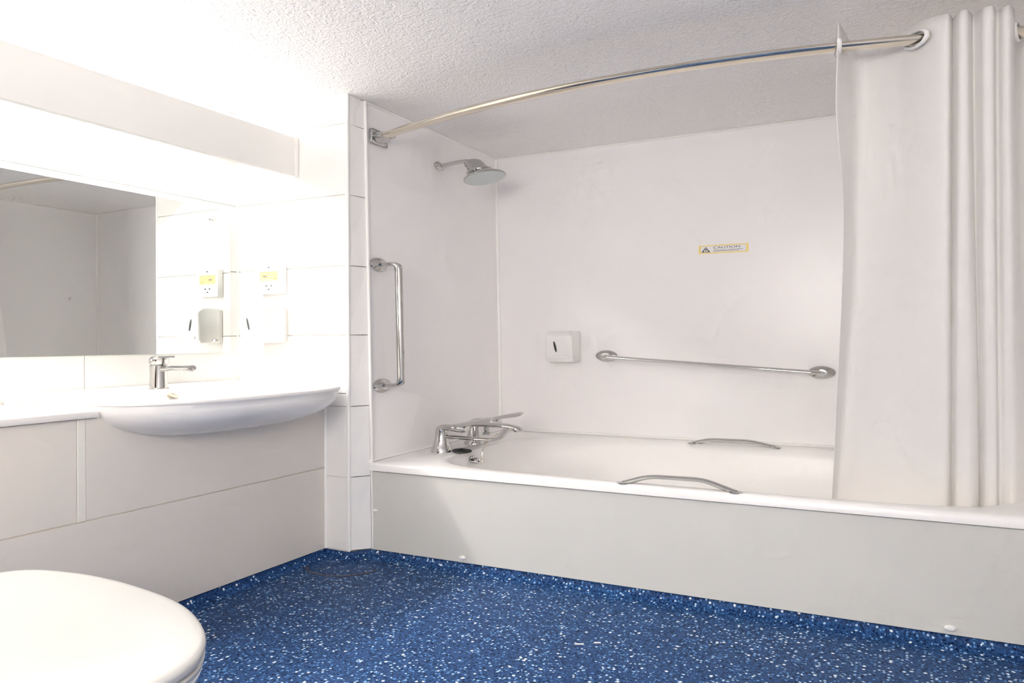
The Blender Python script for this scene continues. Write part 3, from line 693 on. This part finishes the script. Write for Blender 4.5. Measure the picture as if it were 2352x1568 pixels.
# ------------------------------------------------------------------ toilet
to = thing('toilet', (-1.5, 0.74, FLOOR), 'white toilet with closed lid against the vanity boxing', 'toilet')
TY = 0.738
half = [(-1.715, 0.165), (-1.700, 0.205), (-1.672, 0.238), (-1.62, 0.262), (-1.52, 0.280), (-1.42, 0.281), (-1.33, 0.272), (-1.25, 0.259), (-1.183, 0.241), (-1.125, 0.217), (-1.075, 0.190), (-1.030, 0.159), (-0.995, 0.126), (-0.967, 0.089), (-0.951, 0.047)]
loop = [(x, w) for x, w in half] + [(-0.945, 0.0)] + [(x, -w) for x, w in reversed(half)]
def dense(P, per=4):
    out = []; n = len(P)
    for i in range(n):
        p0, p1, p2, p3 = P[i - 1], P[i], P[(i + 1) % n], P[(i + 2) % n]
        if i == n - 1:
            for k in range(per): t = k / per; out.append((p1[0] + (p2[0] - p1[0]) * t, p1[1] + (p2[1] - p1[1]) * t))
            continue
        if i in (0, n - 2):
            p0 = p1 if i == 0 else p0; p3 = p2 if i == n - 2 else p3
        for k in range(per):
            t = k / per
            out.append(tuple(0.5 * (2 * p1[c] + (p2[c] - p0[c]) * t + (2 * p0[c] - 5 * p1[c] + 4 * p2[c] - p3[c]) * t * t + (3 * p1[c] - p0[c] - 3 * p2[c] + p3[c]) * t ** 3) for c in (0, 1)))
    return out
LP = dense(loop); LCX = -1.36
def lid_ring(s, z, inset=0.0, dx=0.0):
    out = []
    for x, w in LP:
        dxv, dyv = x - LCX, w; r0 = math.hypot(dxv, dyv); k = s - inset / r0
        out.append((LCX + dx + dxv * k, TY + dyv * k, z))
    return out
ZLID = 0.318
loft('lid', [lid_ring(1, ZLID - 0.020, 0.010), lid_ring(1, ZLID - 0.019, 0.003), lid_ring(1, ZLID - 0.010, 0.0), lid_ring(1, ZLID - 0.004, 0.003), lid_ring(1, ZLID - 0.0008, 0.010), lid_ring(1, ZLID + 0.0005, 0.022), lid_ring(0.6, ZLID + 0.004), lid_ring(0.2, ZLID + 0.0052)], 'lid_plastic', to, smooth=60)
loft('seat', [lid_ring(1, ZLID - 0.037, 0.012), lid_ring(1, ZLID - 0.035, 0.004), lid_ring(1, ZLID - 0.027, 0.002), lid_ring(1, ZLID - 0.0235, 0.008)], 'lid_plastic', to, smooth=60)
def pan_ring(s, z, inset, back):
    return [(max(min(p[0], 9), -1.975) if p[0] > -1.66 else p[0] + (back - (-1.66)) * min(1, (-1.66 - p[0]) / 0.05 + 0.0), p[1], p[2]) for p in lid_ring(s, z, inset)]
loft('pan', [pan_ring(0.62, FLOOR, 0.0, -1.86), pan_ring(0.62, FLOOR + 0.03, 0.0, -1.86), pan_ring(0.66, 0.08, 0.0, -1.88), pan_ring(0.78, 0.16, 0.0, -1.90), pan_ring(0.90, 0.22, 0.0, -1.91), pan_ring(0.97, 0.262, 0.0, -1.915), pan_ring(0.985, 0.276, 0.0, -1.915), pan_ring(0.97, 0.2805, 0.0, -1.915)], 'ceramic', to, smooth=60)
box('hinge_deck', -1.972, -1.66, TY - 0.19, TY + 0.19, 0.18, 0.2805, 'ceramic', to, 0.02, 3)
for y in (TY - 0.10, TY + 0.10): tube('hinge', [(-1.735, y - 0.035, 0.292), (-1.735, y + 0.035, 0.292)], 0.020, 'white_plastic', to, 14)

# ------------------------------------------------------------------ two pale scraps on the floor
for x, y, w, lab in ((-0.781, 1.928, 0.012, 'larger pale scrap of paper lying on the blue floor'), (-0.740, 1.958, 0.009, 'smaller pale scrap of paper lying on the blue floor')):
    o = prism('paper_scrap', [(x - w, y - 0.004), (x - w * 0.2, y - 0.001), (x + w, y + 0.006), (x + w * 0.7, y + 0.011), (x - w * 0.3, y + 0.006), (x - w * 0.9, y + 0.004)], 'z', FLOOR, FLOOR + 0.0012, 'sticker_white')
    tag(o, lab, 'paper', 'paper scraps on the floor')
